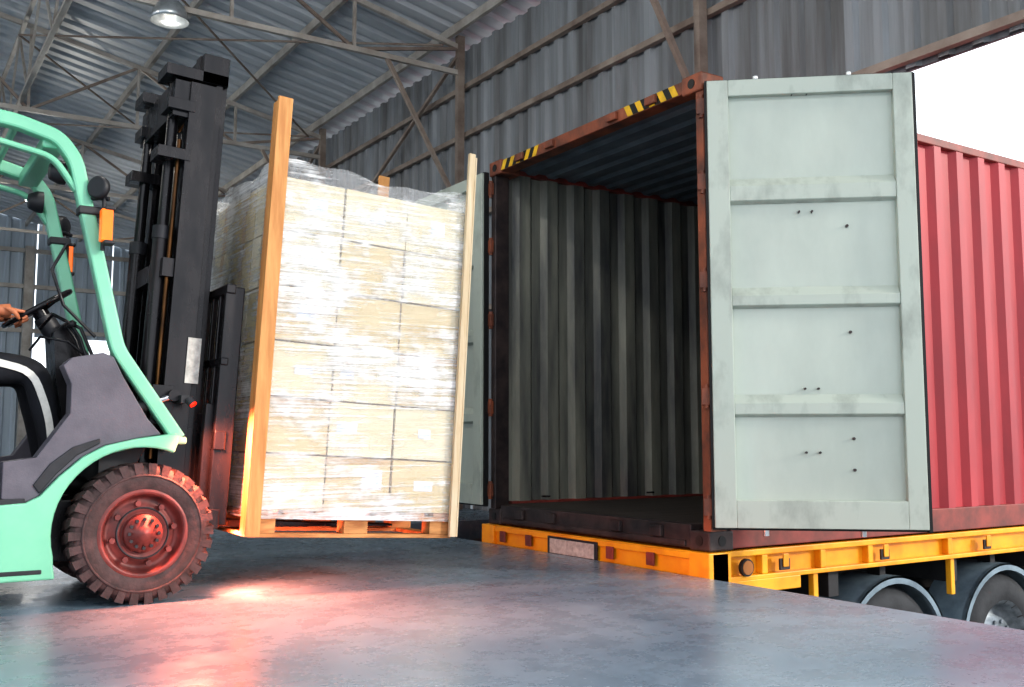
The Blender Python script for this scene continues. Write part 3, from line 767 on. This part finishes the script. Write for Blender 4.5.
for j in range(nv+1):
    ph=math.pi*j/nv
    for i in range(nu):
        th=2*math.pi*i/nu
        X=math.sin(ph)*math.cos(th);Y=math.sin(ph)*math.sin(th);Z=math.cos(ph)
        sx,sy,sz=.098,.076,.118
        if Z<0: sy*=1+.25*Z; sx*=1+.12*Z
        p=Vector((X*sx,Y*sy,Z*sz))
        if X>0:
            if abs(Y)<.22 and -.25<Z<.12: p.x+=.022*(1-abs(Y)/.22)*(1-(Z+.25)/.37)
            if .0<Z<.22 and .2<abs(Y)<.6: p.x-=.008
            if Z<-.75: p.x+=.014
        vs.append(hc+p)
b.add(vs,[(j*nu+i,j*nu+(i+1)%nu,(j+1)*nu+(i+1)%nu,(j+1)*nu+i) for j in range(nv) for i in range(nu)],m_skin,True)
b.tube([(.21,y,1.62),(.225,y,1.72)],.055,m_skin,16)
for s_ in (-1,1):
    b.lathe([(0,-.01),(.008,-.007),(.0115,0),(.008,.007),(0,.01)],hc+Vector((.082,.03*s_,.012)),(0,0,1),m_white,12)
    b.lathe([(0,-.004),(.005,0),(0,.004)],hc+Vector((.0925,.03*s_,.012)),(1,0,0),m_hair,10)
    b.tube([hc+Vector((.0,.075*s_,-.03)),hc+Vector((-.012,.088*s_,.0)),hc+Vector((-.008,.088*s_,.025)),hc+Vector((.01,.078*s_,.025))],.009,m_skin,8)
    b.tube([hc+Vector((.088,.015*s_,.036)),hc+Vector((.086,.045*s_,.036))],.004,m_hair,6)
b.tube([hc+Vector((.085,-.024,-.055)),hc+Vector((.096,0,-.054)),hc+Vector((.085,.024,-.055))],.005,M('lips',(170,80,70),.5),8)
b.obj('head',dr)
b=B()
b.lathe([(.0,.125),(.05,.118),(.085,.085),(.1,.04),(.1,.02)],hc+Vector((-.004,0,.01)),(0,0,1),m_cap,28)
b.prism([(hc.x+.07,hc.z+.035),(hc.x+.17,hc.z+.02),(hc.x+.17,hc.z+.026),(hc.x+.07,hc.z+.045)],y-.06,y+.06,m_cap)
b.lathe([(.103,.03),(.1,-.02),(.085,-.06),(.06,-.07)],hc+Vector((-.02,0,.0)),(0,0,1),m_hair,24)
b.obj('cap_and_hair',dr)
def hand(s_,name):
    b=B()
    ang=math.atan2(0.95,s_)
    g=sc_+(e1*math.cos(ang)+e2*math.sin(ang))*.18
    wr=Vector((.485,y+.145*s_,1.432))
    fw=(g-wr); fw.normalize()
    up=ax
    side=fw.cross(up).normalized()
    up=side.cross(fw).normalized()
    pc=g-fw*.045+up*.028
    b.tube([wr,wr+(pc-wr)*.4,pc],.03,m_skin,14,radii=[1,.95,1.1])
    prof=[(.014*math.cos(a),.042*math.sin(a)) for a in [2*math.pi*i/16 for i in range(16)]]
    b.sweep([pc-fw*.05,pc-fw*.025,pc,pc+fw*.03,pc+fw*.045],prof,m_skin,True,radii=[.55,.9,1.05,1.0,.8],up=up)
    for i,(o_,ln) in enumerate(((-.032,.9),(-.011,1.05),(.011,1.0),(.032,.8))):
        p0=pc+fw*.035+side*o_
        p1=p0+fw*.032*ln+up*.002
        p2=p1+fw*.018*ln-up*.03*ln
        p3=p2-fw*.022*ln-up*.016*ln
        b.tube([p0-fw*.02,p0,p0+(p1-p0)*.6,p1,p1+(p2-p1)*.5,p2,p3],.0092,m_skin,10,radii=[1,1.05,1,1.04,.95,.95,.7])
    q=pc-fw*.02+side*(.034*(-s_))
    b.tube([q,q+fw*.03-up*.012+side*(-s_)*.018,q+fw*.05-up*.03+side*(-s_)*.012,q+fw*.062-up*.04],.0115,m_skin,10,radii=[1.1,1.1,1,.7])
    b.obj(name,dr)
hand(-1,'hand_right');hand(1,'hand_left')

# ------------------------------------------------------------ lights
w=bpy.data.worlds.new('daylight');sc.world=w;w.use_nodes=True
bg=w.node_tree.nodes['Background'];bg.inputs[0].default_value=(.89,.94,1.0,1);bg.inputs[1].default_value=1.9
def sun(direction,energy,color,angle):
    l=bpy.data.lights.new('sun','SUN');l.energy=energy;l.color=color;l.angle=math.radians(angle)
    o=bpy.data.objects.new('sun',l);o.rotation_euler=Vector(direction).to_track_quat('-Z','Y').to_euler();sc.collection.objects.link(o)
sun((-.62,.74,-.34),2.2,(1,.93,.82),7)
def spot(loc,d,e,ang):
    l=bpy.data.lights.new('added_red_glow_spot','SPOT');l.energy=e;l.color=(1,.22,.12);l.spot_size=math.radians(ang);l.spot_blend=1;l.shadow_soft_size=.04  # added red light for the glow around wheel and floor
    o=bpy.data.objects.new('added_red_glow_spot',l);o.location=loc;o.rotation_euler=Vector(d).to_track_quat('-Z','Y').to_euler();sc.collection.objects.link(o);par(o,fk)
spot((1.44,5.06,.95),(.3,-.35,-.9),300,140)
spot((1.60,5.25,.27),(.8,-.2,-.35),90,165)
for p in LAMPS:  # bulbs, including those of the added lamps out of view
    l=bpy.data.lights.new('high_bay_or_added_bulb','POINT');l.energy=p[3];l.shadow_soft_size=.1;l.color=(1,.95,.86)
    o=bpy.data.objects.new('high_bay_or_added_bulb',l);o.location=(p[0],p[1],p[2]-.14);sc.collection.objects.link(o)

# ------------------------------------------------------------ camera
cam=bpy.data.cameras.new('camera');cam.lens=35;cam.sensor_width=36
co=bpy.data.objects.new('camera',cam);sc.collection.objects.link(co)
p=math.radians(5.56)
co.location=(0,0,.79)
co.rotation_euler=Vector((.5461*math.cos(p),.8377*math.cos(p),math.sin(p))).to_track_quat('-Z','Y').to_euler()
sc.camera=co
